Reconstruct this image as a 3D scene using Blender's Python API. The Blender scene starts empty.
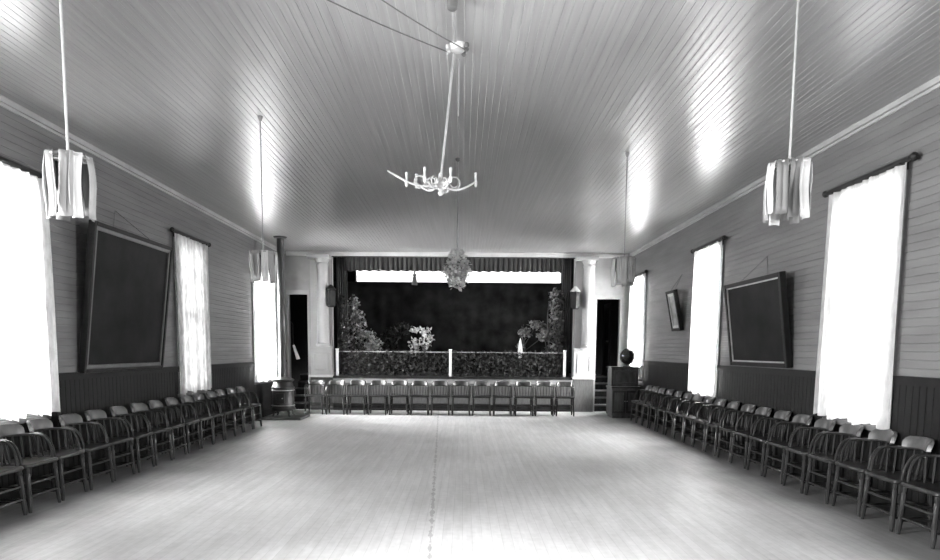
import bpy, bmesh, math, random
from math import sin, cos, pi, radians as R
from mathutils import Vector, Matrix
random.seed(7)
S = bpy.context.scene
col = S.collection

# ------------------------------------------------------------------ camera
cd = bpy.data.cameras.new('camera'); cam = bpy.data.objects.new('camera', cd); col.objects.link(cam)
cd.sensor_fit = 'HORIZONTAL'; cd.sensor_width = 36.0; cd.lens = 36.0 * 640 / 940
cam.location = (0, 0, 1.56)
cam.rotation_euler = (Matrix.Rotation(R(90 - 5.5), 3, 'X') @ Matrix.Rotation(R(.45), 3, 'Z')).to_euler()   # the old plate is tilted by a half a degree
cd.shift_x = 7 / 940; cd.shift_y = 131.5 / 940
cd.clip_start = 0.05; cd.clip_end = 200
S.camera = cam

# ------------------------------------------------------------------ world, daylight, exposure
W = bpy.data.worlds.new('World'); S.world = W; W.use_nodes = True
bg = W.node_tree.nodes['Background']; bg.inputs[0].default_value = (1, 1, 1, 1); bg.inputs[1].default_value = 1.0
S.view_settings.view_transform = 'Standard'; S.view_settings.look = 'None'
S.view_settings.exposure = 1.68; S.view_settings.gamma = 1.0; S.view_settings.use_curve_mapping = False
S.cycles.use_denoising = True
S.cycles.max_bounces = 8; S.cycles.diffuse_bounces = 6; S.cycles.transparent_max_bounces = 12
S.cycles.caustics_reflective = False; S.cycles.caustics_refractive = False

XL, XR, YB, YF, H = -4.56, 4.2, 16.4, -4.0, 3.99          # the room
# window: side, y0, y1, daylight power
WIN = [(-1, 5.86, 6.94, 380), (-1, 10.22, 11.28, 35), (-1, 13.95, 15.30, 850),
       (1, 6.26, 7.34, 90), (1, 10.56, 11.60, 520), (1, 14.92, 15.98, 460),
       (-1, 1.4, 2.66, 1000), (1, 1.9, 3.16, 420), (-1, -2.8, -1.5, 800), (1, -2.4, -1.1, 500)]
WZ0, WZ1 = 0.82, 3.28

def area(name, loc, rot, sx, sy, power, spread=180):
    l = bpy.data.lights.new(name, 'AREA'); l.shape = 'RECTANGLE'; l.size = sx; l.size_y = sy
    l.energy = power; l.spread = R(spread)
    o = bpy.data.objects.new(name, l); col.objects.link(o); o.location = loc; o.rotation_euler = rot
    return o
for i, (s, y0, y1, pw) in enumerate(WIN):
    xw = XR if s > 0 else XL
    area('daylight', (xw + s * 0.6, (y0 + y1) / 2, (WZ0 + WZ1) / 2 + .1), (0, R(90 if s > 0 else -90), 0), 2.9, 1.7, pw, 125 if y0 > 14 else 180)
# daylight behind the stage's long high window
area('daylight', (-.15, 20.6, 3.9), (R(-90), 0, 0), 6.6, .9, 60)

# ------------------------------------------------------------------ materials (all monochrome)
def mat(name, g, rough=.6, g2=None, scale=6, stretch=(1, 1, 1), bump=0, spec=.5, coat=0, metal=0, detail=4, coords='Object', bscale=None):
    m = bpy.data.materials.new(name); m.use_nodes = True
    nt = m.node_tree; b = nt.nodes['Principled BSDF']
    b.inputs['Base Color'].default_value = (g, g, g, 1)
    b.inputs['Roughness'].default_value = rough
    b.inputs['Specular IOR Level'].default_value = spec
    b.inputs['Coat Weight'].default_value = coat; b.inputs['Coat Roughness'].default_value = .12
    b.inputs['Metallic'].default_value = metal
    if g2 is None: g2 = g * .8
    tc = nt.nodes.new('ShaderNodeTexCoord'); mp = nt.nodes.new('ShaderNodeMapping')
    mp.inputs['Scale'].default_value = stretch
    nt.links.new(tc.outputs[coords], mp.inputs[0])
    n = nt.nodes.new('ShaderNodeTexNoise'); n.inputs['Scale'].default_value = scale; n.inputs['Detail'].default_value = detail
    nt.links.new(mp.outputs[0], n.inputs['Vector'])
    r = nt.nodes.new('ShaderNodeValToRGB')
    r.color_ramp.elements[0].position = .3; r.color_ramp.elements[1].position = .7
    r.color_ramp.elements[0].color = (g2, g2, g2, 1); r.color_ramp.elements[1].color = (g, g, g, 1)
    nt.links.new(n.outputs['Fac'], r.inputs[0]); nt.links.new(r.outputs[0], b.inputs['Base Color'])
    if bump:
        bp = nt.nodes.new('ShaderNodeBump'); bp.inputs['Strength'].default_value = bump; bp.inputs['Distance'].default_value = .01
        nt.links.new(n.outputs['Fac'], bp.inputs['Height']); nt.links.new(bp.outputs[0], b.inputs['Normal'])
    return m

def cloth(name, g, transp, transl, scale=40, g2=None):
    m = bpy.data.materials.new(name); m.use_nodes = True; nt = m.node_tree; nt.nodes.clear()
    out = nt.nodes.new('ShaderNodeOutputMaterial')
    tc = nt.nodes.new('ShaderNodeTexCoord'); n = nt.nodes.new('ShaderNodeTexNoise'); n.inputs['Scale'].default_value = scale
    mp = nt.nodes.new('ShaderNodeMapping'); mp.inputs['Scale'].default_value = (1, 1, .25)
    nt.links.new(tc.outputs['Object'], mp.inputs[0]); nt.links.new(mp.outputs[0], n.inputs['Vector'])
    r = nt.nodes.new('ShaderNodeValToRGB'); g2 = g2 or g * .85
    r.color_ramp.elements[0].position = .35; r.color_ramp.elements[1].position = .65
    r.color_ramp.elements[0].color = (g2, g2, g2, 1); r.color_ramp.elements[1].color = (g, g, g, 1)
    nt.links.new(n.outputs['Fac'], r.inputs[0])
    d = nt.nodes.new('ShaderNodeBsdfDiffuse'); t = nt.nodes.new('ShaderNodeBsdfTranslucent'); tr = nt.nodes.new('ShaderNodeBsdfTransparent')
    nt.links.new(r.outputs[0], d.inputs[0]); nt.links.new(r.outputs[0], t.inputs[0])
    m1 = nt.nodes.new('ShaderNodeMixShader'); m1.inputs[0].default_value = transl
    nt.links.new(d.outputs[0], m1.inputs[1]); nt.links.new(t.outputs[0], m1.inputs[2])
    m2 = nt.nodes.new('ShaderNodeMixShader'); m2.inputs[0].default_value = transp
    nt.links.new(m1.outputs[0], m2.inputs[1]); nt.links.new(tr.outputs[0], m2.inputs[2])
    nt.links.new(m2.outputs[0], out.inputs[0])
    return m

def glass_mat():
    m = bpy.data.materials.new('window glass'); m.use_nodes = True; nt = m.node_tree; nt.nodes.clear()
    out = nt.nodes.new('ShaderNodeOutputMaterial'); g = nt.nodes.new('ShaderNodeBsdfGlossy'); g.inputs['Roughness'].default_value = .02
    t = nt.nodes.new('ShaderNodeBsdfTransparent'); f = nt.nodes.new('ShaderNodeFresnel'); f.inputs[0].default_value = 1.45
    mx = nt.nodes.new('ShaderNodeMixShader')
    nt.links.new(f.outputs[0], mx.inputs[0]); nt.links.new(t.outputs[0], mx.inputs[1]); nt.links.new(g.outputs[0], mx.inputs[2])
    nt.links.new(mx.outputs[0], out.inputs[0]); return m

def floor_mat():
    m = mat('waxed floorboards', .62, .5, .52, 3, (6, .5, 1), 0, .4, 0)
    nt = m.node_tree; b = nt.nodes['Principled BSDF']; base = b.inputs['Base Color'].links[0].from_socket
    tc = nt.nodes.new('ShaderNodeTexCoord'); sp = nt.nodes.new('ShaderNodeSeparateXYZ'); nt.links.new(tc.outputs['Object'], sp.inputs[0])
    def math_(op, a, bb=None):
        n = nt.nodes.new('ShaderNodeMath'); n.operation = op
        for k, v in enumerate((a, bb)):
            if v is None: continue
            if isinstance(v, (int, float)): n.inputs[k].default_value = v
            else: nt.links.new(v, n.inputs[k])
        return n.outputs[0]
    # narrow boards: a grey value per board, thin joints
    u = math_('MULTIPLY', sp.outputs[0], 1 / .083)
    idx = math_('FLOOR', u)
    wn = nt.nodes.new('ShaderNodeTexWhiteNoise'); wn.noise_dimensions = '2D'
    cmb = nt.nodes.new('ShaderNodeCombineXYZ'); nt.links.new(idx, cmb.inputs[0])
    seg = math_('FLOOR', math_('ADD', math_('MULTIPLY', sp.outputs[1], .27), math_('MULTIPLY', idx, .37)))
    nt.links.new(seg, cmb.inputs[1]); nt.links.new(cmb.outputs[0], wn.inputs['Vector'])
    tone = math_('ADD', math_('MULTIPLY', wn.outputs['Value'], .10), .92)
    fr = math_('FRACT', u)
    joint = math_('GREATER_THAN', fr, .06)
    joint = math_('ADD', math_('MULTIPLY', joint, .18), .82)
    # worn seam down the middle
    sd = math_('ABSOLUTE', math_('ADD', math_('ADD', sp.outputs[0], math_('MULTIPLY', sp.outputs[1], .033)), .09))
    ns = nt.nodes.new('ShaderNodeTexNoise'); ns.inputs['Scale'].default_value = 9
    nt.links.new(tc.outputs['Object'], ns.inputs['Vector'])
    wid = math_('MULTIPLY', math_('SUBTRACT', ns.outputs['Fac'], .38), .09)
    seam = math_('ADD', math_('MULTIPLY', math_('GREATER_THAN', sd, wid), .35), .65)
    # broad scuffing
    n2 = nt.nodes.new('ShaderNodeTexNoise'); n2.inputs['Scale'].default_value = .9; n2.inputs['Detail'].default_value = 6
    nt.links.new(tc.outputs['Object'], n2.inputs['Vector'])
    sc = math_('ADD', math_('MULTIPLY', n2.outputs['Fac'], .5), .74)
    n3 = nt.nodes.new('ShaderNodeTexNoise'); n3.inputs['Scale'].default_value = 14; n3.inputs['Detail'].default_value = 5
    nt.links.new(tc.outputs['Object'], n3.inputs['Vector'])
    sc = math_('MULTIPLY', sc, math_('ADD', math_('MULTIPLY', n3.outputs['Fac'], .3), .85))
    # shade beside the chair rows, painted in as darker boards towards the walls
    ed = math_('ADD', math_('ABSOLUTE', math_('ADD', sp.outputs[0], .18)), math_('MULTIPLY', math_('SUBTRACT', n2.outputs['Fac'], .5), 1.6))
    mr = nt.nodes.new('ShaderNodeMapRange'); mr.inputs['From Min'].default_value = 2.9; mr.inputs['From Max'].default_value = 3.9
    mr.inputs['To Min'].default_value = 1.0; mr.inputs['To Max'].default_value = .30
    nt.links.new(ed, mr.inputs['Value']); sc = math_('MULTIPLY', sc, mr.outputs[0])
    f = math_('MULTIPLY', math_('MULTIPLY', tone, joint), math_('MULTIPLY', seam, sc))
    vm = nt.nodes.new('ShaderNodeVectorMath'); vm.operation = 'SCALE'
    nt.links.new(base, vm.inputs[0]); nt.links.new(f, vm.inputs['Scale']); nt.links.new(vm.outputs[0], b.inputs['Base Color'])
    return m

M = dict(
    liner=mat('dull picture liner', .075, .4, .05, 8),
    blackpaint=mat('black painted tin', .02, .6, .012, spec=.12),
    ceiling=mat('varnished ceiling boards', .26, .28, .19, 1.0, (22, .5, 1), .45, 1.0),
    wall=mat('painted wall boards', .14, .55, .10, 2.2, (1, .4, 3), 0, .25),
    wains=mat('dark stained wainscot', .010, .5, .007, 5, (3, 3, .4), 0, .12),
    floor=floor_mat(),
    plaster=mat('pale painted wood', .33, .5, .27, 3, (1, 1, .5)),
    backwall=mat('grey wall paper', .29, .7, .23, 4),
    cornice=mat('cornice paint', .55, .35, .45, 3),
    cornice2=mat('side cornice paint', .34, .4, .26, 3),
    panel=mat('stage front boards', .11, .6, .07, 8, (6, 1, 1)),
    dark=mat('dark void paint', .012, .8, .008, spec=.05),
    darkwood=mat('dark wood', .022, .45, .010, 10, (1, 1, .3), 0, .2, .0),
    chair=mat('varnished chair wood', .024, .36, .012, 12, (1, 1, .4), 0, .35, .08),
    crest=mat('chair rail wood with painted sheen', .07, .38, .04, 12, (1, 1, .4), 0, .4, .05),  # window reflections on the crest rails painted in as paler wood; also cabinet panel moulding
    cabinet=mat('brown cabinet wood', .10, .5, .035, 9, (1, 1, .3), spec=.2),
    iron=mat('black stove iron', .03, .35, .02, 6, spec=.6),
    pipe=mat('stove pipe sheet', .07, .3, .045, 3, spec=.6),
    gilt=mat('pale gilt moulding', .34, .3, .22, 8, metal=.0, spec=.7),
    frame=mat('dark picture frame', .012, .45, .007, 8, spec=.12),
    canvas=mat('dark varnished picture', .014, .5, .003, 2.2, spec=.06, detail=7),
    canvas2=mat('grey print', .30, .5, .08, 5, detail=7),
    paper=mat('white paper strip', .42, .6, .32, 5),
    greypaper=mat('grey paper strip', .09, .6, .05, 5),
    midpaper=mat('faded paper strip', .22, .6, .14, 5),
    brass=mat('pale lacquered metal', .40, .4, .3, 8, spec=.6),
    rod=mat('pale rod', .27, .5, .2, 8),
    cable=mat('dark cable', .08, .6),
    porcelain=mat('white porcelain', .45, .3, .35),
    drape=mat('dark drape', .07, .8, .05, 8, (4, 4, .3), spec=.1),
    valance=mat('grey valance', .07, .8, .035, 6, (4, 4, .3), spec=.1),
    backdrop=mat('painted backdrop', .030, .8, .008, 2.5, detail=9, spec=.05),
    leafdark=mat('dark ivy leaves', .075, .6, .02, 12, spec=.2),
    leafmid=mat('grey leaves', .32, .6, .12, 12),
    leaflight=mat('pale leaves', .62, .6, .35, 12),
    stem=mat('dark stem', .06, .7),
    white=mat('white paint', .80, .5, .75),
    lace=cloth('white lace curtain', .88, .38, .62),
    lacefine=cloth('fine lace curtain', .88, .13, .6, 30, .7),
    lacegrey=cloth('grey lace curtain', .70, .14, .45, 26, .45),
    glass=glass_mat(),
    ball=mat('dark glass ball', .008, .05, .006, 4, spec=.4),
    stepwood=mat('worn step wood', .12, .5, .07, 8),
    pad=mat('worn hearth board', .12, .5, .07, 8),
)

# ------------------------------------------------------------------ mesh helpers
def box(bm, x0, x1, y0, y1, z0, z1):
    v = [bm.verts.new(p) for p in ((x0,y0,z0),(x1,y0,z0),(x1,y1,z0),(x0,y1,z0),(x0,y0,z1),(x1,y0,z1),(x1,y1,z1),(x0,y1,z1))]
    for f in ((0,3,2,1),(4,5,6,7),(0,1,5,4),(1,2,6,5),(2,3,7,6),(3,0,4,7)): bm.faces.new([v[i] for i in f])
def quad(bm, *p): bm.faces.new([bm.verts.new(q) for q in p])
def tube(bm, pts, rad, n=8, cap=True, sq=(1, 1)):
    pts = [Vector(p) for p in pts]
    if not isinstance(rad, (list, tuple)): rad = [rad] * len(pts)
    rings = []; ref = None
    for i, p in enumerate(pts):
        t = (pts[min(i + 1, len(pts) - 1)] - pts[max(i - 1, 0)]).normalized()
        if ref is None: ref = Vector((1, 0, 0)) if abs(t.x) < .8 else Vector((0, 0, 1))
        a = (ref - t * ref.dot(t)).normalized(); b = t.cross(a); ref = a
        rings.append([bm.verts.new(p + (a * cos(2*pi*k/n) * sq[0] + b * sin(2*pi*k/n) * sq[1]) * rad[i]) for k in range(n)])
    for i in range(len(rings) - 1):
        for k in range(n): bm.faces.new((rings[i][k], rings[i][(k+1)%n], rings[i+1][(k+1)%n], rings[i+1][k]))
    if cap:
        bm.faces.new(rings[0][::-1]); bm.faces.new(rings[-1])
def lathe(bm, prof, cx=0, cy=0, n=24):
    rings = [[bm.verts.new((cx + r*cos(2*pi*k/n), cy + r*sin(2*pi*k/n), z)) for k in range(n)] for r, z in prof]
    for i in range(len(rings) - 1):
        for k in range(n): bm.faces.new((rings[i][k], rings[i][(k+1)%n], rings[i+1][(k+1)%n], rings[i+1][k]))
    bm.faces.new(rings[0][::-1]); bm.faces.new(rings[-1])
def obj(name, bm, m, parent=None, smooth=False, loc=None, bevel=0):
    bmesh.ops.recalc_face_normals(bm, faces=bm.faces)
    me = bpy.data.meshes.new(name); bm.to_mesh(me); bm.free()
    me.materials.append(M[m] if isinstance(m, str) else m)
    if smooth:
        for p in me.polygons: p.use_smooth = True
        try: me.set_sharp_from_angle(angle=R(40))
        except Exception: pass
    o = bpy.data.objects.new(name, me); col.objects.link(o)
    if parent: o.parent = parent
    if loc: o.location = loc
    if bevel:
        md = o.modifiers.new('bevel', 'BEVEL'); md.width = bevel; md.segments = 2; md.limit_method = 'ANGLE'
    return o
def B(): return bmesh.new()
def boxobj(name, b, m, parent=None, bevel=0):
    bm = B(); box(bm, *b); return obj(name, bm, m, parent, bevel=bevel)
def tag(o, label, cat, group=None, kind=None):
    o['label'] = label; o['category'] = cat
    if group: o['group'] = group
    if kind: o['kind'] = kind
    return o
def thing(name, label, cat, loc=(0, 0, 0), rz=0, group=None):
    o = bpy.data.objects.new(name, None); col.objects.link(o); o.location = loc; o.rotation_euler = (0, 0, rz)
    o.empty_display_size = .2
    return tag(o, label, cat, group)
def struct(o): o['kind'] = 'structure'; return o
def sroot(name, loc=(0, 0, 0)):
    o = bpy.data.objects.new(name, None); col.objects.link(o); o.location = loc; return struct(o)
def copy_tree(o, parent=None):
    c = o.copy(); col.objects.link(c)
    if parent: c.parent = parent; c.matrix_parent_inverse = o.matrix_parent_inverse.copy()
    for ch in o.children: copy_tree(ch, c)
    return c

# ------------------------------------------------------------------ the shell
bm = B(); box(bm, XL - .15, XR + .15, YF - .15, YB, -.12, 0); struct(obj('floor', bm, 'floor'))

# ceiling: narrow beaded boards running the length of the hall
bm = B(); pitch = .070; x = XL
while x < XR - 1e-4:
    x1 = min(x + pitch, XR); g = .0045
    prof = [(x, H + .0035), (x + g, H), (x1 - g, H), (x1, H + .0035)]
    for (a, za), (b, zb) in zip(prof[:-1], prof[1:]):
        quad(bm, (a, YF, za), (a, YB, za), (b, YB, zb), (b, YF, zb))
    x = x1
box(bm, XL - .15, XR + .15, YF - .15, YB + .1, H + .012, H + .15)
struct(obj('ceiling', bm, 'ceiling'))

def side_wall(name, s):
    xw = XR if s > 0 else XL
    wins = sorted([(a, b) for q, a, b, p in WIN if q == s])
    segs = []; y = YF
    for a, b in wins: segs.append((y, a)); y = b
    segs.append((y, YB))
    bm = B(); th = .15
    for a, b in segs: box(bm, *sorted((xw + s*.009, xw + s*th)), a, b, 0, H + .1)
    for a, b in wins:
        box(bm, *sorted((xw + s*.009, xw + s*th)), a, b, 0, WZ0); box(bm, *sorted((xw + s*.009, xw + s*th)), a, b, WZ1, H + .1)
    p = .078; z = 1.34 if s > 0 else 1.26
    while z < H - 1e-3:
        z1 = min(z + p, H); g = .006
        runs = segs if (z >= WZ0 and z1 <= WZ1 + .02) else [(YF, YB)]
        for a, b in runs:
            pr = [(z, .005), (z + g, 0), (z1 - g, 0), (z1, .005)]
            for (za, da), (zb, db) in zip(pr[:-1], pr[1:]):
                quad(bm, (xw + s*da, a, za), (xw + s*da, b, za), (xw + s*db, b, zb), (xw + s*db, a, zb))
        z = z1
    w = struct(obj(name, bm, 'wall'))
    WH = 1.30 if s > 0 else 1.22
    # wainscot boards
    bm = B()
    for a, b in segs + [(a, b, 1) for a, b in wins][:0]:
        yy = a
        while yy < b - 1e-3:
            y1 = min(yy + .09, b)
            box(bm, *sorted((xw, xw - s*.016)), yy + .003, y1 - .003, .16, WH); yy = y1
    for a, b in wins:
        yy = a
        while yy < b - 1e-3:
            y1 = min(yy + .09, b)
            box(bm, *sorted((xw, xw - s*.016)), yy + .003, y1 - .003, .16, WZ0 - .05); yy = y1
    obj('wainscot', bm, 'wains', w)
    bm = B()
    for a, b in segs:
        box(bm, *sorted((xw, xw - s*.045)), a, b, WH, WH + .045); box(bm, *sorted((xw, xw - s*.028)), a, b, WH - .04, WH)
    obj('chair_rail', bm, 'wains', w)
    return w
side_wall('wall_left', -1); side_wall('wall_right', 1)
for s, nm in ((-1, 'baseboard_left'), (1, 'baseboard_right')):
    xw = XR if s > 0 else XL
    bm = B(); box(bm, *sorted((xw, xw - s*.03)), YF, YB, 0, .16); struct(obj(nm, bm, 'wains'))
    # cornice: stacked moulding along the ceiling
    bm = B()
    for d, z0, z1 in ((.02, H - .085, H - .055), (.05, H - .055, H)):
        box(bm, *sorted((xw, xw - s*d)), YF, YB - .002, z0, z1)
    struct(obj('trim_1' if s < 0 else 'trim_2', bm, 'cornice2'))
boxobj('wall_rear', (XL - .15, XR + .15, YF - .15, YF, 0, H + .1), 'wall')['kind'] = 'structure'

# windows
def window(n, s, y0, y1):
    xw = XR if s > 0 else XL
    r = sroot('window_%d' % n, (xw, (y0 + y1) / 2, WZ0)); hw = (y1 - y0) / 2; hh = WZ1 - WZ0
    bm = B()
    for a, b, c, d in ((-hw - .035, -hw, -.05, hh + .1), (hw, hw + .035, -.05, hh + .1), (-hw, hw, hh, hh + .1), (-hw - .06, hw + .06, -.05, 0)):
        box(bm, *sorted((0 , -s*.028)), a, b, c, d)
    for a, b, c, d in ((-hw, -hw + .02, 0, hh), (hw - .02, hw, 0, hh), (-hw, hw, hh - .02, hh), (-hw, hw, 0, .02)):
        box(bm, *sorted((0, s*.15)), a, b, c, d)
    obj('window_frame', bm, 'wall', r)
    for z0, z1, dx in ((.02, hh / 2 + .02, .05), (hh / 2 - .02, hh - .02, .09)):
        bm = B(); x0, x1 = sorted((s*dx, s*(dx + .035)))
        for a, b, c, d in ((-hw + .02, -hw + .07, z0, z1), (hw - .07, hw - .02, z0, z1), (-hw + .07, hw - .07, z0, z0 + .05), (-hw + .07, hw - .07, z1 - .05, z1), (-.012, .012, z0 + .05, z1 - .05)):
            box(bm, x0, x1, a, b, c, d)
        sh = obj('sash', bm, 'wains', r)
        bm = B(); box(bm, s*(dx + .018) - .002, s*(dx + .018) + .002, -hw + .06, hw - .06, z0 + .04, z1 - .04); obj('pane', bm, 'glass', sh)
for i, (s, a, b, p) in enumerate(WIN): window(i + 1, s, a, b)

# curtains and their poles
def curtain(s, y0, y1, m, zt, zb, label, plabel, seed, split=0):
    rnd = random.Random(seed); xw = XR if s > 0 else XL; ny, nz = 90, 26
    bm = B(); g = []
    ph = [rnd.uniform(0, 6) for _ in range(4)]
    for j in range(nz + 1):
        t = j / nz; row = []
        for i in range(ny + 1):
            u = i / ny
            amp = .014 + .018 * t
            d = .08 + amp * (sin(u * 62 + ph[0] + .5*sin(3*t + ph[1])) + .6 * sin(u * 23 + ph[2] + t)) 
            yy = y0 + (y1 - y0) * u + .02 * sin(3 * t + ph[3]) * (u - .5)
            top = zt - .012 * abs(sin(u * 24)); bot = zb + .02 * sin(u * 17 + ph[1]) + .012 * sin(u * 61)
            row.append(bm.verts.new((-s * d, yy, top + (bot - top) * t)))
        g.append(row)
    for j in range(nz):
        for i in range(ny): bm.faces.new((g[j][i], g[j][i+1], g[j+1][i+1], g[j+1][i]))
    o = obj('lace_curtain', bm, m, smooth=True, loc=(xw, 0, 0)); tag(o, label, 'curtain')
    r = thing('curtain_pole', plabel, 'curtain pole', (xw, (y0 + y1) / 2, zt))
    hw = (y1 - y0) / 2 + .04
    bm = B(); tube(bm, [(-s*.08, -hw, .02), (-s*.08, hw, .02)], .028, 10); obj('pole', bm, 'darkwood', r, True)
    for e in (-1, 1):
        bm = B(); tube(bm, [(-s*.08, e*hw, .02), (-s*.08, e*(hw + .02), .02), (-s*.08, e*(hw + .045), .02), (-s*.08, e*(hw + .07), .02)], [.018, .036, .04, .012], 10); obj('finial', bm, 'darkwood', r, True)
        bm = B(); box(bm, *sorted((-s*.028, -s*.12)), e*(hw - .12) - .012, e*(hw - .12) + .012, -.012, .0); box(bm, *sorted((-s*.028, -s*.045)), e*(hw - .12) - .02, e*(hw - .12) + .02, -.06, .05); obj('bracket', bm, 'darkwood', r)
nm = {(-1, 0): 'nearest window of the left wall', (-1, 1): 'middle window of the left wall, beyond the big leaning picture', (-1, 2): 'farthest window of the left wall, beside the stovepipe',
      (1, 0): 'nearest window of the right wall', (1, 1): 'middle window of the right wall, between the two leaning pictures', (1, 2): 'farthest window of the right wall, behind the dark glass ball'}
look = {(-1, 0): ('lacefine', 'glaring white lace curtain over the '), (-1, 1): ('lacegrey', 'greyer patterned lace curtain over the '), (-1, 2): ('lace', 'glowing white lace curtain over the '),
        (1, 0): ('lacefine', 'long white pleated lace curtain over the '), (1, 1): ('lacefine', 'narrow looking white lace curtain over the '), (1, 2): ('lace', 'short looking white lace curtain over the ')}
for i, (s, a, b, p) in enumerate(WIN[:6]):
    k = (s, i % 3); m, l = look[k]
    curtain(s, a - .11, b + .09, m, 3.34, 1.22 if i == 5 else .84, l + nm[k].split(',')[0], 'dark wooden curtain pole above the ' + nm[k].split(',')[0], 10 + i)

# ------------------------------------------------------------------ back wall with two doorways and the proscenium
TY = .14                                         # wall thickness
DL = (-4.44, -3.96, 2.93); DR = (3.37, 3.96, 2.87)
PX0, PX1, PZ0, PZ1 = -3.33, 2.79, .88, 3.90
for nm_, parts in (('wall_back_left', ((XL, DL[0], 0, H), (DL[0], DL[1], DL[2], H), (DL[1], PX0, 0, H))),
                   ('wall_back_upper', ((PX0, PX1, PZ1, H),)),
                   ('wall_back_right', ((PX1, DR[0], 0, H), (DR[0], DR[1], DR[2], H), (DR[1], XR, 0, H)))):
    bm = B()
    for a, b, c, d in parts: box(bm, a, b, YB, YB + TY, c, d)
    struct(obj(nm_, bm, 'backwall'))
struct(boxobj('ceiling_edge', (XL - .15, XR + .15, YB + .10, YB + TY, H, H + .32), 'dark'))
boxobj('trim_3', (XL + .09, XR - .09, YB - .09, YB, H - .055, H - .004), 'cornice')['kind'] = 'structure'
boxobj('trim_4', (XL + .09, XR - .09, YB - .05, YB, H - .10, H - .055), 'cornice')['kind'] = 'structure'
for n, (a, b, t) in enumerate((DL, DR)):
    r = sroot('door_%d' % (n + 1), ((a + b) / 2, YB, 0)); hw = (b - a) / 2
    bm = B(); w0 = .05 if n == 0 else .07
    box(bm, -hw - w0, -hw, -.03, 0, 0, t + .08); box(bm, hw, hw + w0, -.03, 0, 0, t + .08); box(bm, -hw, hw, -.03, 0, t, t + .08)
    box(bm, -hw - w0 - .01, hw + w0 + .01, -.05, 0, t + .08, t + .105)
    obj('door_frame', bm, 'plaster' if n == 0 else 'backwall', r)
# a door leaf swung back inside the right passage
bm = B(); box(bm, 0, .04, 0, .70, .88, 2.84)
for z0, z1 in ((1.0, 1.75), (1.85, 2.7)):
    for y0, y1 in ((.08, .32), (.38, .62)): box(bm, -.012, 0, y0, y1, z0, z1)
lf = obj('door_3', bm, 'darkwood', loc=(3.89, YB + TY + .72, 0)); struct(lf)
bm = B(); tube(bm, [(0, .06, 1.82), (-.05, .06, 1.82)], [.015, .025], 10); obj('door_knob', bm, 'brass', lf, True)

# backstage walls and roof
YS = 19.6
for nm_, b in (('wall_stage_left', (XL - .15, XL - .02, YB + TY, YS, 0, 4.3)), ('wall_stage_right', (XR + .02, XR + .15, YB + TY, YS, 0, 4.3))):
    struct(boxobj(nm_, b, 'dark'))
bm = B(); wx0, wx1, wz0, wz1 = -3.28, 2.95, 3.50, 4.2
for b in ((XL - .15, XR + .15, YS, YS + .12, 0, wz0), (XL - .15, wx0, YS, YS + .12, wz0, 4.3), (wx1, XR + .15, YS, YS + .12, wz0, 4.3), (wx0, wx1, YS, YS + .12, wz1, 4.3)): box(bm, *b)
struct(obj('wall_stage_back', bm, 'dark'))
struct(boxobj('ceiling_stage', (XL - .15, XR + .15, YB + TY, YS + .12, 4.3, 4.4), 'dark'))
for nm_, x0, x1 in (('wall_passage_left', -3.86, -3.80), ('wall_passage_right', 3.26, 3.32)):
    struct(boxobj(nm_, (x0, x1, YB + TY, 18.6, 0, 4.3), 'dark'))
r = sroot('window_11', (0, YS, wz0))
bm = B(); box(bm, wx0, wx1, .02, .08, 0, .04); box(bm, wx0, wx1, .02, .08, .66, .7); box(bm, wx0, wx0 + .04, .02, .08, .04, .66); box(bm, wx1 - .04, wx1, .02, .08, .04, .66)
obj('window_frame', bm, 'white', r)
bm = B(); box(bm, wx0 + .04, wx1 - .04, .05, .054, .04, .66); obj('pane', bm, 'glass', r)

# stage platform
r = thing('stage_platform', 'raised wooden stage platform with boarded front at the far end of the hall', 'stage', (0, YB, 0))
bm = B()
box(bm, PX0, PX1, -.02, TY, .0, .80)
x = PX0
while x < PX1 - .01:
    x1 = min(x + .1, PX1); box(bm, x + .003, x1 - .003, -.032, -.02, .16, .70); x = x1
obj('front_panel', bm, 'panel', r)
bm = B(); box(bm, PX0, PX1, -.05, -.02, .70, .82); obj('fascia', bm, 'cornice2', r)
bm = B(); box(bm, PX0, PX1, -.09, TY, .82, .88); obj('nosing', bm, 'darkwood', r)
bm = B(); box(bm, -3.79, 3.25, TY + .005, 3.18, .80, .88); obj('deck', bm, 'stepwood', r)
bm = B(); box(bm, PX0, PX1, -.05, -.02, 0, .16); obj('skirting', bm, 'darkwood', r)

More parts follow.
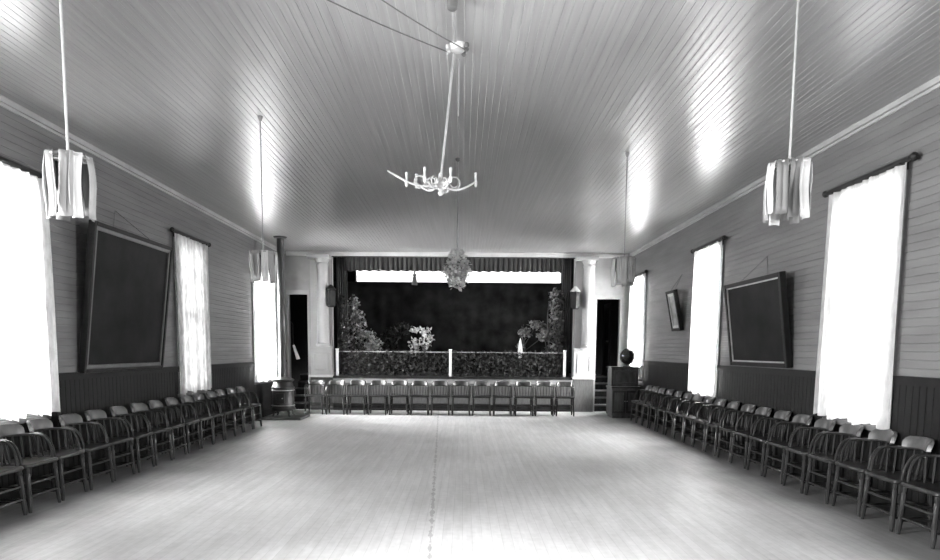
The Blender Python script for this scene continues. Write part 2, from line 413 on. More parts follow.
# pilasters beside the proscenium
def pilaster(n, x0, x1, sgn):
    r = sroot('trim_%d' % n, ((x0 + x1) / 2, YB, 0)); hw = (x1 - x0) / 2
    bm = B(); box(bm, -hw, hw, -.04, 0, 0, .84)
    k = -hw
    while k < hw - .01: box(bm, k + .003, min(k + .1, hw) - .003, -.05, -.04, .1, .82); k += .1
    obj('base_boards', bm, 'panel', r)
    bm = B(); box(bm, -hw - .02, hw + .02, -.13, 0, .84, .90); obj('ledge', bm, 'cornice', r)
    bm = B(); box(bm, -hw + .01, hw - .01, -.08, 0, .90, 1.56)
    a = hw - .09
    for b in ((-a, a, -.10, -.08, 1.42, 1.46), (-a, a, -.10, -.08, 1.00, 1.04), (-a, -a + .04, -.10, -.08, 1.04, 1.42), (a - .04, a, -.10, -.08, 1.04, 1.42)): box(bm, *b)
    obj('pedestal', bm, 'plaster', r, bevel=.006)
    bm = B(); box(bm, -hw, hw, -.12, 0, 1.56, 1.62); obj('pedestal_cap', bm, 'plaster', r)
    bm = B(); box(bm, -hw + .02, hw - .02, -.03, 0, 1.62, H - .10); obj('backing', bm, 'plaster', r)
    bm = B(); lathe(bm, [(.17, 1.62), (.17, 1.68), (.15, 1.70), (.146, 2.6), (.135, 3.62), (.15, 3.64), (.15, 3.68), (.135, 3.70), (.17, 3.77), (.18, 3.80)], sgn * .07, -.10, 28)
    obj('column', bm, 'plaster', r, True)
    bm = B(); box(bm, -hw, hw, -.30, 0, 3.80, H - .10); obj('capital', bm, 'plaster', r)
pilaster(5, -3.90, -3.34, 1); pilaster(6, 2.80, 3.33, 1)
boxobj('trim_7', (PX0, PX1, YB - .02, YB, 3.86, H - .10), 'drape')['kind'] = 'structure'

# steps up to the stage in each doorway
for nmx, x0, x1 in (('left', DL[0], DL[1]), ('right', DR[0], DR[1])):
    r = thing('stage_steps', 'flight of worn wooden steps inside the %s doorway up to the stage' % nmx, 'steps', ((x0 + x1) / 2, YB, 0))
    hw = (x1 - x0) / 2 - .002
    for k in range(5):
        z = .176 * (k + 1)
        bm = B(); box(bm, -hw, hw, .0 + .25 * k + .02, .25 * (k + 1) + .02 if k < 4 else 2.2, z - .035, z); obj('tread', bm, 'stepwood', r, bevel=.005)
        bm = B(); box(bm, -hw, hw, .03 + .25 * k, .05 + .25 * k, z - .176, z - .035); obj('riser', bm, 'darkwood', r)

# ------------------------------------------------------------------ stage dressing
def pleat(name, x0, x1, y, zt, zb, m, waves, amp, label, cat, scall=0, rnd=0, loc=None):
    bm = B(); n = waves * 8; nz = 8; rows = []
    for j in range(nz + 1):
        t = j / nz
        rows.append([bm.verts.new((x0 + (x1 - x0) * i / n, y + amp * (.5 + .5 * t) * sin(2*pi*i/8 + .6 * sin(i * .13)),
                    zt + (zb + scall * sin(i * .41) - zt) * t)) for i in range(n + 1)])
    for j in range(nz):
        for i in range(n): bm.faces.new((rows[j][i], rows[j][i+1], rows[j+1][i+1], rows[j+1][i]))
    o = obj(name, bm, m, smooth=True); md = o.modifiers.new('cloth thickness', 'SOLIDIFY'); md.thickness = .006
    return tag(o, label, cat)
pleat('stage_valance', PX0 + .28, PX1 - .24, YB + .20, 3.92, 3.545, 'valance', 46, .03, 'grey pleated cloth valance across the top of the stage opening', 'valance', .01)
pleat('stage_drape', PX0 + .02, PX0 + .30, YB + .44, 3.93, .90, 'drape', 5, .03, 'dark drape hanging at the left edge of the stage opening', 'drape')
pleat('stage_drape', PX1 - .26, PX1 - .02, YB + .44, 3.93, .90, 'drape', 5, .03, 'dark drape hanging at the right edge of the stage opening', 'drape')
pleat('stage_backdrop', -3.75, 3.22, 18.75, 3.50, .90, 'backdrop', 20, .012, 'dark painted backdrop at the back of the stage below the bright strip window', 'backdrop')
r = thing('curtain_tassel', 'dark tassel hanging from the stage valance across the bright strip window', 'tassel', (-1.26, YB + .15, 3.18))
bm = B(); tube(bm, [(0, 0, .02), (0, 0, .10), (0, 0, .22)], [.075, .065, .045], 12); obj('skirt', bm, 'drape', r, True)
bm = B(); tube(bm, [(0, 0, .215), (0, 0, .25), (0, 0, .29), (0, 0, .31)], [.02, .05, .045, .015], 12); obj('knot', bm, 'drape', r, True)
bm = B(); tube(bm, [(0, 0, .31), (0, 0, .50)], .02, 8); obj('cord', bm, 'drape', r, True)

def leaves(n, fn, size, seed, m_bm=None):
    rnd = random.Random(seed); bm = m_bm or B()
    for _ in range(n):
        c = Vector(fn(rnd)); s = size * rnd.uniform(.6, 1.3)
        rot = Matrix.Rotation(rnd.uniform(0, 2*pi), 3, 'Z') @ Matrix.Rotation(rnd.uniform(-1.2, 1.2), 3, 'X') @ Matrix.Rotation(rnd.uniform(0, 2*pi), 3, 'Y')
        pts = [Vector(p) * s for p in ((0, 0, 0), (.35, .08, .35), (.28, .05, .75), (0, -.1, 1.1), (-.28, .05, .75), (-.35, .08, .35))]
        v = [bm.verts.new(c + rot @ p) for p in pts]
        bm.faces.new((v[0], v[1], v[2], v[3])); bm.faces.new((v[0], v[3], v[4], v[5]))
    return bm
def leafobj(bm, name, m, parent=None):
    me = bpy.data.meshes.new(name); bm.to_mesh(me); bm.free(); me.materials.append(M[m])
    o = bpy.data.objects.new(name, me); col.objects.link(o)
    if parent: o.parent = parent
    return o

# railing along the stage front
r = thing('stage_railing', 'low railing with three white posts along the front of the stage', 'railing', (0, YB + .19, .88))
for x in (-3.24, -.335, 2.60):
    bm = B(); box(bm, x - .032, x + .032, -.14, -.08, 0, .66); box(bm, x - .042, x + .042, -.15, -.07, .66, .69); box(bm, x - .02, x + .02, -.08, .02, .58, .64); box(bm, x - .02, x + .02, -.08, .02, .04, .10); obj('post', bm, 'white', r)
bm = B()
for a, b in ((-3.21, -.37), (-.30, 2.57)): box(bm, a, b, -.018, .018, .605, .63)
obj('top_rail', bm, 'cornice2', r)
bm = B()
for a, b in ((-3.21, -.37), (-.30, 2.57)): box(bm, a, b, -.015, .015, .06, .10)
obj('bottom_rail', bm, 'darkwood', r)
for a, b in ((-3.21, -.37), (-.30, 2.57)):
    bm = B(); n = int((b - a) / .11)
    for k in range(n):
        x = a + (k + .5) * (b - a) / n; box(bm, x - .008, x + .008, -.008, .008, .10, .60)
    obj('baluster_lattice', bm, 'darkwood', r)
tag(leafobj(leaves(4200, lambda q: (q.uniform(-3.16, 2.52), YB + .19 + q.uniform(-.035, .06), .90 + .60 * q.random() ** .9), .075, 3), 'ivy', 'leafdark'),
    'dark ivy growing all over the low stage railing', 'ivy', kind='stuff')

def shrub(name, label, loc, blobs, size, m, seed, n, trunk=True, group=None):
    r = thing(name, label, 'shrub', loc, group=group)
    def f(q):
        bl = blobs[q.randrange(len(blobs))]
        while True:
            v = Vector((q.uniform(-1, 1), q.uniform(-1, 1), q.uniform(-1, 1)))
            if v.length <= 1: break
        return (bl[0] + v.x * bl[2], v.y * min(.22, bl[2]), bl[1] + v.z * bl[3])
    leafobj(leaves(n, f, size, seed), 'foliage', m, r)
    bm = B()
    top = max(b[1] for b in blobs)
    tube(bm, [(0, 0, 0), (.03, 0, top * .4), (-.02, .02, top * .8), (0, 0, top)], [.035, .028, .02, .008], 8)
    for bl in blobs: tube(bm, [(0, 0, max(.05, bl[1] * .55)), (bl[0] * .6, 0, bl[1] * .8), (bl[0], 0, bl[1])], [.016, .012, .006], 6)
    obj('stem', bm, 'stem', r, True)
shrub('leafy_tree', 'tall leafy tree at the left side of the stage', (-2.95, YB + .75, .88), [(.0, 1.75, .16, .35), (.15, 1.35, .22, .35), (.35, 1.0, .28, .25), (-.15, .7, .22, .45), (-.2, 1.2, .12, .3), (.55, .75, .25, .2), (.3, .55, .3, .25)], .09, 'leafmid', 5, 1150)
shrub('leafy_tree', 'tall leafy tree at the right side of the stage', (2.25, YB + .75, .88), [(.15, 1.95, .16, .4), (.2, 1.4, .2, .4), (.25, .9, .16, .35), (-.1, 1.05, .2, .12), (.1, .6, .25, .25), (.35, .4, .15, .3)], .085, 'leafmid', 6, 950)
shrub('arching_bush', 'arching leafy bush behind the right end of the stage railing', (1.62, YB + 1.1, .88), [(-.05, .75, .10, .18), (.05, 1.15, .2, .14), (.35, 1.38, .22, .12), (.62, 1.15, .16, .2)], .08, 'leafmid', 8, 420)
shrub('pale_bush', 'pale leafy bush behind the left half of the stage railing', (-1.1, YB + 1.1, .88), [(.1, .95, .18, .25), (-.22, .75, .16, .25), (-.05, 1.2, .3, .08)], .08, 'leaflight', 9, 300)
shrub('dark_bush', 'dim leafy bush between the left tree and the pale bush on stage', (-2.0, YB + 1.5, .88), [(.0, 1.1, .3, .2), (.35, 1.25, .25, .2), (-.1, .7, .3, .2)], .08, 'leafdark', 11, 380)
shrub('climbing_vine', 'leafy vine climbing the dark drape at the left edge of the stage', (-3.12, YB + .30, .88), [(0, .8, .12, .3), (.03, 1.3, .12, .35), (-.03, 1.8, .08, .3), (.05, 1.0, .16, .2)], .07, 'leafdark', 15, 520)
shrub('climbing_vine', 'leafy vine climbing the dark drape at the right edge of the stage', (2.50, YB + .30, .88), [(0, .8, .12, .3), (-.03, 1.3, .10, .35), (.0, 1.9, .08, .4), (-.05, 1.0, .14, .2)], .07, 'leafdark', 16, 480)
r = thing('white_ornament', 'narrow white pointed ornament standing behind the right half of the stage railing', 'ornament', (1.50, YB + .62, .88))
bm = B(); lathe(bm, [(.09, 0), (.10, .02), (.10, .06), (.05, .09), (.035, .14), (.035, .42), (.06, .44), (.06, .47)], n=16); obj('pedestal', bm, 'leafdark', r, True)
bm = B(); lathe(bm, [(.04, .47), (.062, .52), (.06, .66), (.048, .80), (.028, .92), (.006, 1.0)], n=16); obj('spire', bm, 'white', r, True)

# wall sconces on the pilasters
for lab, x, top in (('dark box-shaped wall lamp on the left edge of the left pilaster', -3.33, 0), ('dark box-shaped wall lamp with pale cap by the right pilaster', 2.79, 1)):
    lab = 'dark box-shaped wall lamp between the left pilaster and the stage opening' if not top else lab
    r = thing('wall_lamp', lab, 'wall lamp', (x, YB - .04, 2.60))
    bm = B(); box(bm, -.05, .05, 0, .04, .1, .40); obj('back_plate', bm, 'darkwood', r)
    bm = B(); v0 = [(-.085, -.20), (.085, -.20), (.085, -.03), (-.085, -.03)]
    lathe(bm, [(.075, .0), (.11, .04), (.12, .40), (.10, .43)], 0, -.13, 4); o = obj('lantern_body', bm, 'blackpaint', r)
    bm = B(); lathe(bm, [(.135, .43), (.12, .455), (.06, .52), (.025, .56)], 0, -.13, 12); obj('cap', bm, 'cornice' if top else 'darkwood', r, True)
    bm = B(); tube(bm, [(0, 0, .25), (0, -.05, .25)], .015, 8); obj('arm', bm, 'darkwood', r)

# small pale cloth in the left doorway
r = thing('pennant', 'small pale triangular cloth hanging in the dark left doorway', 'pennant', (-4.33, YB + .07, 1.28))
bm = B(); v = [bm.verts.new(p) for p in ((-.05, 0, .36), (.0, .02, .38), (.14, .0, .02), (.05, -.02, .0))]; bm.faces.new(v)
o = obj('cloth', bm, 'paper', r); md = o.modifiers.new('t', 'SOLIDIFY'); md.thickness = .008
bm = B(); tube(bm, [(-.03, .01, .37), (-.03, .01, .9), (-.11, .01, 1.0)], .005, 6); obj('string', bm, 'cable', r)

# ------------------------------------------------------------------ framed pictures
def picture(s, yc, z0, w, h, lean, fw, liner, canvas, label, name='framed_picture', glint='gilt', depth=.06):
    xw = XR if s > 0 else XL
    r = thing(name, label, 'picture', (xw - s * (.012 + depth), yc, z0)); r.rotation_euler = (0, -s * lean, 0)
    f = lambda a, b: sorted((s * a, s * b))
    bm = B()
    for a, b, c, d in ((-w/2, -w/2 + fw, 0, h), (w/2 - fw, w/2, 0, h), (-w/2 + fw, w/2 - fw, 0, fw), (-w/2 + fw, w/2 - fw, h - fw, h)):
        box(bm, *f(-.02, depth), a, b, c, d)
    obj('frame', bm, 'frame', r, bevel=.008)
    i = fw; bm = B()
    for a, b, c, d in ((-w/2 + i, -w/2 + i + liner, i, h - i), (w/2 - i - liner, w/2 - i, i, h - i), (-w/2 + i + liner, w/2 - i - liner, i, i + liner), (-w/2 + i + liner, w/2 - i - liner, h - i - liner, h - i)):
        box(bm, *f(-.004, .03), a, b, c, d)
    obj('liner', bm, glint, r)
    i = fw + liner; bm = B(); box(bm, *f(.012, .03), -w/2 + i, w/2 - i, i, h - i); obj('canvas', bm, canvas, r)
    bm = B(); q = h * .9
    top = (s * (depth + q * math.tan(lean) * .0 + .01), 0, h + .0)
    hook = (s * ((h * sin(lean) + depth) * 1.0), 0, h * cos(lean) + .35)
    mi = Matrix.Rotation(s * lean, 4, 'Y'); hk = mi @ Vector((s * (depth + .005), 0, h + .30))
    for e in (-1, 1): tube(bm, [(s * (depth - .02), e * w * .25, h - .01), tuple(hk)], .004, 6)
    obj('wire', bm, 'cable', r)
    return r
picture(1, 9.02, 1.36, 1.74, 1.22, .13, .06, .018, 'canvas', 'large dark landscape picture in black frame leaning from the right wall', 'framed_picture')
picture(1, 12.5, 1.96, .50, .78, .20, .055, .05, 'canvas2', 'small framed print tilted from the right wall between the middle and far windows')
picture(-1, 8.55, 1.25, 2.0, 1.78, .12, .05, .045, 'canvas', 'very large dark framed picture leaning from the left wall beside the nearest window', glint='liner')

# ------------------------------------------------------------------ chairs
def make_chair():
    r = thing('bow_back_chair', 'x', 'chair')
    # seat: straight front, rounded back corners, dished
    def outline(k, n, s=1):
        a = 2 * pi * k / n; x = cos(a); y = sin(a); e = .22 if y < 0 else .55
        return (.232 * s * math.copysign(abs(x) ** e, x), .19 * s * math.copysign(abs(y) ** e, y))
    n = 32; bm = B(); rings = []
    for s, z in ((.95, .425), (1.0, .434), (1.0, .452), (.96, .462), (.6, .450), (.2, .448)):
        rings.append([bm.verts.new((*outline(k, n, s), z)) for k in range(n)])
    for a, b in zip(rings[:-1], rings[1:]):
        for k in range(n): bm.faces.new((a[k], a[(k+1) % n], b[(k+1) % n], b[k]))
    bm.faces.new(rings[0][::-1]); bm.faces.new(rings[-1]); obj('seat', bm, 'chair', r, True)
    TX, TYY, FX, FY = .190, .150, .208, .172
    for sx in (-1, 1):
        for sy in (-1, 1):
            t = Vector((sx * TX, sy * TYY, .432)); f = Vector((sx * FX, sy * FY, 0))
            prof = [(0, .019), (.10, .022), (.14, .016), (.17, .023), (.45, .020), (.62, .024), (.66, .017), (.70, .023), (.88, .019), (1, .014)]
            bm = B(); tube(bm, [t.lerp(f, u) for u, _ in prof], [q for _, q in prof], 8); obj('leg', bm, 'chair', r, True)
    def lp(sx, sy, z): u = 1 - z / .432; return Vector((sx * TX, sy * TYY, .432)).lerp(Vector((sx * FX, sy * FY, 0)), u)
    for z, sy in ((.15, -1), (.27, -1), (.2, 1)):
        a, b = lp(-1, sy, z), lp(1, sy, z); bm = B(); tube(bm, [a, (a + b) / 2, b], [.009, .013, .009], 7); obj('stretcher', bm, 'chair', r, True)
    for z in (.12, .24):
        for sx in (-1, 1):
            a, b = lp(sx, -1, z), lp(sx, 1, z); bm = B(); tube(bm, [a, (a + b) / 2, b], [.008, .012, .008], 7); obj('stretcher', bm, 'chair', r, True)
    # bow: rises from the seat's front corners and sweeps round the back
    pts = []
    for k in range(29):
        t = -1 + 2 * k / 28; a = abs(t)
        if a > .55:                       # the dropping front ends
            u = (a - .55) / .45
            x = .226 - .012 * u ** 2; y = .01 - .125 * sin(u * pi / 2); z = .685 - .235 * (1 - cos(u * pi / 2))
        else:
            w = a / .55; x = .226 * sin(w * pi / 2); y = .01 + .185 * cos(w * pi / 2); z = .70 - .015 * w
        pts.append((math.copysign(x, t), y, z))
    bm = B(); tube(bm, pts, .013, 8); obj('arm_bow', bm, 'chair', r, True)
    # crest rail
    bm = B(); n = 14; lay = []
    for z, th, ww in ((.705, .017, 1.0), (.75, .018, .98), (.785, .016, .90), (.808, .010, .72)):
        ring = []
        for side in (0, 1):
            rng = range(n + 1) if side == 0 else range(n, -1, -1)
            for k in rng:
                t = (-1 + 2 * k / n) * .92 * ww; ang = t
                rr = .205 + (th if side else -th) + (z - .70) * .22
                ring.append(bm.verts.new((rr * 1.06 * sin(ang), .01 + (rr - .02) * cos(ang), z - (.012 * abs(t) ** 3 if z > .75 else 0))))
        lay.append(ring)
    m_ = len(lay[0])
    for a, b in zip(lay[:-1], lay[1:]):
        for k in range(m_): bm.faces.new((a[k], a[(k+1) % m_], b[(k+1) % m_], b[k]))
    bm.faces.new(lay[0][::-1]); bm.faces.new(lay[-1]); obj('crest_rail', bm, 'crest', r, True)
    # spindles
    for k in range(9):
        a = (-1 + 2 * k / 8) * 1.45
        b0 = Vector((.195 * sin(a), -.01 + .165 * cos(a), .455)); b1 = Vector((.226 * sin(a), .01 + .185 * cos(a), .692))
        bm = B(); tube(bm, [b0, b0.lerp(b1, .3), b0.lerp(b1, .7), b1], [.007, .011, .010, .006], 6); obj('spindle', bm, 'chair', r, True)
    return r
proto = make_chair(); used = False
def put_chair(x, y, rz, label, group):
    global used
    o = proto if not used else copy_tree(proto); used = True
    o.location = (x, y, 0); o.rotation_euler = (0, 0, rz); o['label'] = label; o['group'] = group
ORD = ['nearest', 'second', 'third', 'fourth', 'fifth', 'sixth', 'seventh', 'eighth', 'ninth', 'tenth', 'eleventh', 'twelfth', 'thirteenth', 'fourteenth', 'fifteenth', 'sixteenth', 'seventeenth', 'eighteenth', 'nineteenth', 'farthest']
rnd = random.Random(4)
def land(s, y):
    if s > 0:
        for a, b, t in ((0, 6.2, 'before the nearest window'), (6.2, 7.6, 'under the nearest window'), (7.6, 10.4, 'below the large leaning picture'), (10.4, 12, 'under the middle window'), (12, 14, 'below the small tilted print'), (14, 20, 'beside the panelled cabinet')):
            if a <= y < b: return t
    for a, b, t in ((0, 7.1, 'under the nearest window'), (7.1, 9.9, 'below the very large picture'), (9.9, 11.4, 'under the greyer curtain'), (11.4, 20, 'towards the stove')):
        if a <= y < b: return t
NR = 19
for k in range(NR):
    y = 5.22 + .497 * k; o_ = 'farthest' if k == NR - 1 else ORD[k]
    put_chair(3.955 + rnd.uniform(-.012, .012), y + rnd.uniform(-.008, .008), R(-90 + rnd.uniform(-2.5, 2.5)),
              'varnished spindle-back chair on the right, %s%s, %s' % (o_, '' if k in (0, NR - 1) else ' from the near end', land(1, y)), 'chairs in a row along the right wall')
NL = 16
for k in range(NL):
    y = 5.12 + .495 * k; o_ = 'farthest' if k == NL - 1 else ORD[k]
    put_chair(-4.23 + rnd.uniform(-.012, .012), y + rnd.uniform(-.008, .008), R(90 + rnd.uniform(-2.5, 2.5)),
              'dark spindle-back chair on the left, %s%s, %s' % (o_, '' if k in (0, NL - 1) else ' from the near end', land(-1, y)), 'chairs in a row along the left wall')
NB = 13
for k in range(NB):
    x = -3.54 + .4985 * k
    lab = 'leftmost chair' if k == 0 else 'rightmost chair' if k == NB - 1 else '%s chair from the left' % ORD[k]
    put_chair(x + rnd.uniform(-.01, .01), 15.35, R(rnd.uniform(-2, 2)), lab + ' in the row against the stage front, dark spindle back', 'chairs in a row against the stage front')

# ------------------------------------------------------------------ stove, pipe and hearth board
r = thing('hearth_board', 'low dark board on the floor under the stove at the far left', 'hearth board', (-3.98, 14.3, 0))
bm = B(); box(bm, -.42, .44, -.42, .42, 0, .05); obj('board', bm, 'pad', r, bevel=.008)
bm = B(); box(bm, -.40, .42, -.40, .40, .05, .056); obj('metal_sheet', bm, 'pipe', r)
r = thing('heating_stove', 'black cast-iron heating stove with pipe rising to the ceiling at the far left', 'stove', (-4.03, 14.3, .056))
for a in range(4):
    an = pi/4 + a * pi/2; bm = B()
    tube(bm, [(.20*cos(an), .20*sin(an), .14), (.25*cos(an), .25*sin(an), .09), (.24*cos(an), .24*sin(an), .03), (.27*cos(an), .27*sin(an), 0)], [.03, .028, .018, .024], 8); obj('leg', bm, 'iron', r, True)
bm = B(); lathe(bm, [(.20, .12), (.26, .13), (.27, .16), (.25, .20), (.235, .22), (.235, .60), (.25, .62), (.25, .65), (.225, .67), (.20, .76), (.24, .79), (.245, .82), (.15, .86), (.09, .88)], n=28)
obj('stove_body', bm, 'iron', r, True)
bm = B(); box(bm, -.09, .09, -.255, -.22, .30, .52); d = obj('fire_door', bm, 'iron', r, bevel=.01)
bm = B(); tube(bm, [(.06, -.255, .41), (.06, -.30, .41)], [.008, .014], 8); obj('handle', bm, 'brass', d, True)
for z in (.24, .58):
    bm = B(); lathe(bm, [(.232, z - .012), (.256, z - .006), (.256, z + .006), (.232, z + .012)], n=28); obj('band', bm, 'brass', r, True)
bm = B(); lathe(bm, [(.078, .86), (.078, 1.6), (.082, 1.605), (.082, 1.63), (.078, 1.635), (.078, 2.45), (.082, 2.455), (.082, 2.48), (.078, 2.485), (.078, H - .056)], n=20); obj('stovepipe', bm, 'pipe', r, True)
bm = B(); lathe(bm, [(.08, H - .096), (.13, H - .086), (.15, H - .057)], n=20); obj('ceiling_collar', bm, 'pipe', r, True)

# ------------------------------------------------------------------ cabinet and glass ball at the far right
r = thing('panelled_cabinet', 'dark panelled wooden cabinet in the far right corner by the doorway', 'cabinet', (3.80, 15.12, 0))
bm = B(); box(bm, -.34, .31, -.26, .30, .06, .70); box(bm, -.31, .29, -.23, .28, 0, .06); box(bm, -.33, .30, -.14, .28, .74, 1.16)
obj('body', bm, 'cabinet', r, bevel=.006)
bm = B(); box(bm, -.36, .33, -.31, .31, .70, .74); obj('ledge', bm, 'chair', r, bevel=.006)
bm = B(); box(bm, -.355, .325, -.18, .30, 1.16, 1.195); obj('top', bm, 'chair', r, bevel=.006)
bm = B()
for b in ((-.28, .26, -.158, -.14, 1.07, 1.11), (-.28, .26, -.158, -.14, .79, .83), (-.28, -.24, -.158, -.14, .83, 1.07), (.22, .26, -.158, -.14, .83, 1.07)): box(bm, *b)
obj('upper_panel', bm, 'crest', r)
for x0 in (-.33, -.01):
    bm = B()
    for b in ((0, .31, -.278, -.26, .60, .65), (0, .31, -.278, -.26, .12, .17), (0, .05, -.278, -.26, .17, .60), (.26, .31, -.278, -.26, .17, .60)):
        box(bm, b[0] + x0, b[1] + x0, *b[2:])
    d = obj('door', bm, 'chair', r)
    bm = B(); tube(bm, [(x0 + (.29 if x0 < -.1 else .02), -.278, .4), (x0 + (.29 if x0 < -.1 else .02), -.30, .4)], [.008, .013], 8); obj('knob', bm, 'brass', d, True)
r = thing('glass_ball', 'shiny dark glass ball on a small stand on top of the cabinet', 'ball', (3.86, 15.08, 1.195))
bm = B(); lathe(bm, [(.11, 0), (.11, .015), (.05, .03), (.045, .045), (.08, .06), (.08, .07)], n=20); obj('stand', bm, 'darkwood', r, True)
bm = B(); bmesh.ops.create_uvsphere(bm, u_segments=32, v_segments=20, radius=.19, matrix=Matrix.Translation((0, 0, .245))); obj('ball', bm, 'ball', r, True)

# ------------------------------------------------------------------ hanging strip lanterns
def lantern(x, y, zt, zb, rad, n, label, seed, torn=0):
    q = random.Random(seed); r = thing('hanging_lantern', label, 'lantern', (x, y, zt), group=None)
    bm = B(); tube(bm, [(0, 0, 0), (0, 0, H - zt)], .007, 8); obj('hanging_rod', bm, 'rod', r, True)
    bm = B(); tube(bm, [(0, 0, H - zt - .05), (0, 0, H - zt - .02), (0, 0, H - zt)], [.012, .024, .028], 12); obj('canopy', bm, 'rod', r, True)
    bm = B(); k = 24; tube(bm, [(rad*cos(2*pi*i/k), rad*sin(2*pi*i/k), 0) for i in range(k + 1)], .008, 6)
    for i in range(3): tube(bm, [(rad*cos(pi*i/3), rad*sin(pi*i/3), 0), (-rad*cos(pi*i/3), -rad*sin(pi*i/3), 0)], .006, 6)
    obj('hoop', bm, 'rod', r, True)
    for i in range(n):
        a = 2 * pi * (i + q.uniform(-.15, .15)) / n; w = 2 * pi * rad / n * q.uniform(.8, 1.15); L = (zt - zb) * q.uniform(.86, 1.0)
        t = Vector((-sin(a), cos(a), 0)); o_ = Vector((cos(a), sin(a), 0)); off = q.uniform(-.02, .015); bm = B(); rows = []
        for j in range(7):
            v = j / 6; c = o_ * (rad + off * v + .008 * sin(5 * v + i)) + Vector((0, 0, .012 - L * v)) + t * (.015 * sin(3*v + i) * torn)
            rows.append([bm.verts.new(c - t * w / 2 + o_ * .012), bm.verts.new(c - o_ * .004), bm.verts.new(c + t * w / 2 + o_ * .012)])
        for a_, b_ in zip(rows[:-1], rows[1:]):
            for kk in range(2): bm.faces.new((a_[kk], a_[kk+1], b_[kk+1], b_[kk]))
        m = q.choice(['paper', 'paper', 'midpaper'] if i % 3 == 0 else ['greypaper', 'midpaper', 'greypaper'])
        o = obj('strip', bm, m, r, True); md = o.modifiers.new('t', 'SOLIDIFY'); md.thickness = .003
lantern(2.06, 4.20, 2.745, 2.38, .115, 11, 'hanging lantern of pale paper strips, nearest on the right side', 21)
lantern(-2.16, 3.60, 2.585, 2.24, .10, 10, 'hanging lantern of ragged pale strips, nearest on the left side', 5, .5)
lantern(2.00, 8.15, 2.71, 2.35, .125, 11, 'far hanging lantern of paper strips before the right doorway', 33)
lantern(-2.16, 7.00, 2.58, 2.24, .13, 11, 'far hanging lantern of paper strips near the stovepipe', 44)

# ------------------------------------------------------------------ chandelier, its rosette and ceiling cables
RX, RY = -.065, 5.38
r = thing('ceiling_rosette', 'porcelain cable rosette on the ceiling above the curled chandelier', 'rosette', (RX, RY, H))
bm = B(); lathe(bm, [(.03, -.05), (.055, -.045), (.065, -.02), (.07, 0)], n=20); obj('base', bm, 'porcelain', r, True)
for dx, dy in ((-.075, .0), (.07, -.03), (.05, .06)):
    bm = B(); lathe(bm, [(.012, -.06), (.022, -.05), (.014, -.035), (.022, -.02), (.018, 0)], dx, dy, 12); obj('insulator', bm, 'cable' if dx > 0 else 'porcelain', r, True)
for lab, a, b in (('left-hand of two thin dark cables sagging below the ceiling', (-1.72, 3.75, H - .02), (RX - .08, RY, H - .055)), ('right-hand of two thin dark cables sagging below the ceiling', (-1.15, 3.75, H - .02), (RX + .07, RY - .03, H - .055))):
    a = Vector(a); b = Vector(b); bm = B()
    tube(bm, [a.lerp(b, t / 10) + Vector((0, 0, -.05 * sin(pi * t / 10))) for t in range(11)], .0045, 6)
    tag(obj('cable', bm, 'cable', smooth=True), lab, 'cable')
r = thing('ceiling_pipe', 'thin pipe with dark joint running along the ceiling to the rosette', 'pipe', (RX, RY, H))
bm = B(); tube(bm, [(-.03, -1.3, -.02), (-.02, -.1, -.02)], .012, 8); obj('pipe', bm, 'rod', r, True)
bm = B(); lathe(bm, [(.02, -.10), (.035, -.09), (.04, -.03), (.03, 0)], -.03, -.72, 12); obj('joint', bm, 'cable', r, True)

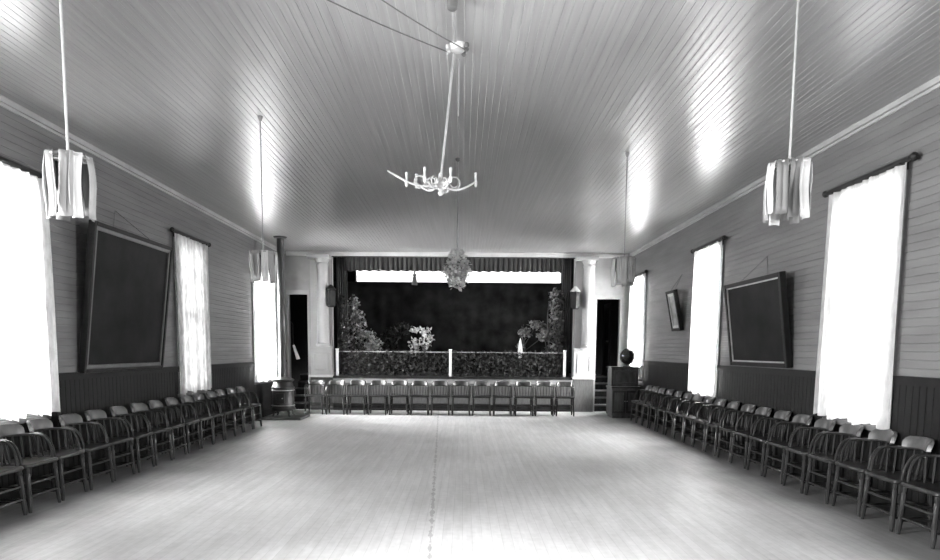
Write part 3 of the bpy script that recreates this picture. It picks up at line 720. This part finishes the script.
hub = Vector((-.20, 5.45, 2.92))
r = thing('chandelier', 'pale metal chandelier with curled arms hanging mid-hall', 'chandelier', tuple(hub))
top = Vector((RX - .03, RY + .05, H - .04)) - hub
bm = B(); tube(bm, [(0, 0, .04), top * .5, top], .010, 8); obj('stem', bm, 'rod', r, True)
bm = B(); lathe(bm, [(.012, -.09), (.022, -.07), (.014, -.05), (.05, -.02), (.055, .01), (.035, .03), (.018, .05), (.016, .09)], n=16); obj('hub', bm, 'brass', r, True)
for i, (an, L, tip) in enumerate(((R(178), .44, .09), (R(232), .20, 0), (R(150), .24, .02), (R(20), .31, .03), (R(300), .17, .0), (R(80), .30, .03))):
    d = Vector((cos(an), sin(an), 0)); bm = B(); pts = []
    for k in range(15):
        t = k / 14; pts.append(d * (L * t) + Vector((0, 0, -.045 * sin(t * pi * 1.15) + tip * t)))
    tube(bm, pts, [.009] * 13 + [.008, .007], 8); arm = obj('arm', bm, 'brass', r, True)
    bm = B(); rr = min(.055, L * .22); c = d * (L * .38) + Vector((0, 0, rr + .0 - .03))
    tube(bm, [c + d * (rr * (1 - .35 * t / 18) * cos(t * 2 * pi / 16 - pi / 2)) + Vector((0, 0, rr * (1 - .35 * t / 18) * sin(t * 2 * pi / 16 - pi / 2))) for t in range(19)], .006, 6)
    obj('scroll', bm, 'brass', arm, True)
    if i != 0 or True:
        e = pts[-1] if i else pts[9]
        bm = B(); lathe(bm, [(.006, -.045), (.012, -.03), (.016, 0), (.009, .01), (.009, .055), (.013, .06), (.010, .075)], e.x, e.y, 10)
        for v in bm.verts: v.co.z += e.z
        obj('burner', bm, 'brass', arm, True)
bm = B(); tube(bm, [(RX + .01, RY + .25, H), (RX + .005, RY + .28, H - .45)], .005, 6)
tag(obj('pull_cord', bm, 'rod', smooth=True), 'short pale cord hanging from ceiling beside the chandelier stem', 'cord')

# hanging flower basket further down the hall
r = thing('hanging_basket', 'hanging basket bursting with pale leaves and flowers before the stage', 'hanging basket', (-.09, 8.44, 2.42))
bm = B(); tube(bm, [(0, 0, .36), (0, 0, H - 2.42)], .010, 8); obj('hanging_rod', bm, 'rod', r, True)
bm = B(); lathe(bm, [(.012, H - 2.46), (.03, H - 2.44), (.035, H - 2.42)], n=14); obj('ceiling_hook', bm, 'cable', r, True)
bm = B(); lathe(bm, [(.04, .03), (.10, .06), (.145, .14), (.15, .16)], n=18); obj('bowl', bm, 'leafmid', r, True)
bm = B()
for i in range(3):
    a = 2*pi*i/3; tube(bm, [(.145*cos(a), .145*sin(a), .16), (0, 0, .40)], .004, 6)
obj('chain', bm, 'rod', r)
def bk(q):
    a = q.uniform(0, 2*pi); z = q.random(); rr = (.18 * (1 - abs(z - .42) * 1.1)) * q.uniform(.7, 1.05)
    return (rr * cos(a), rr * sin(a), -.05 + z * .48)
o = leafobj(leaves(460, bk, .05, 32), 'foliage', 'leaflight', r); o['kind'] = 'stuff'
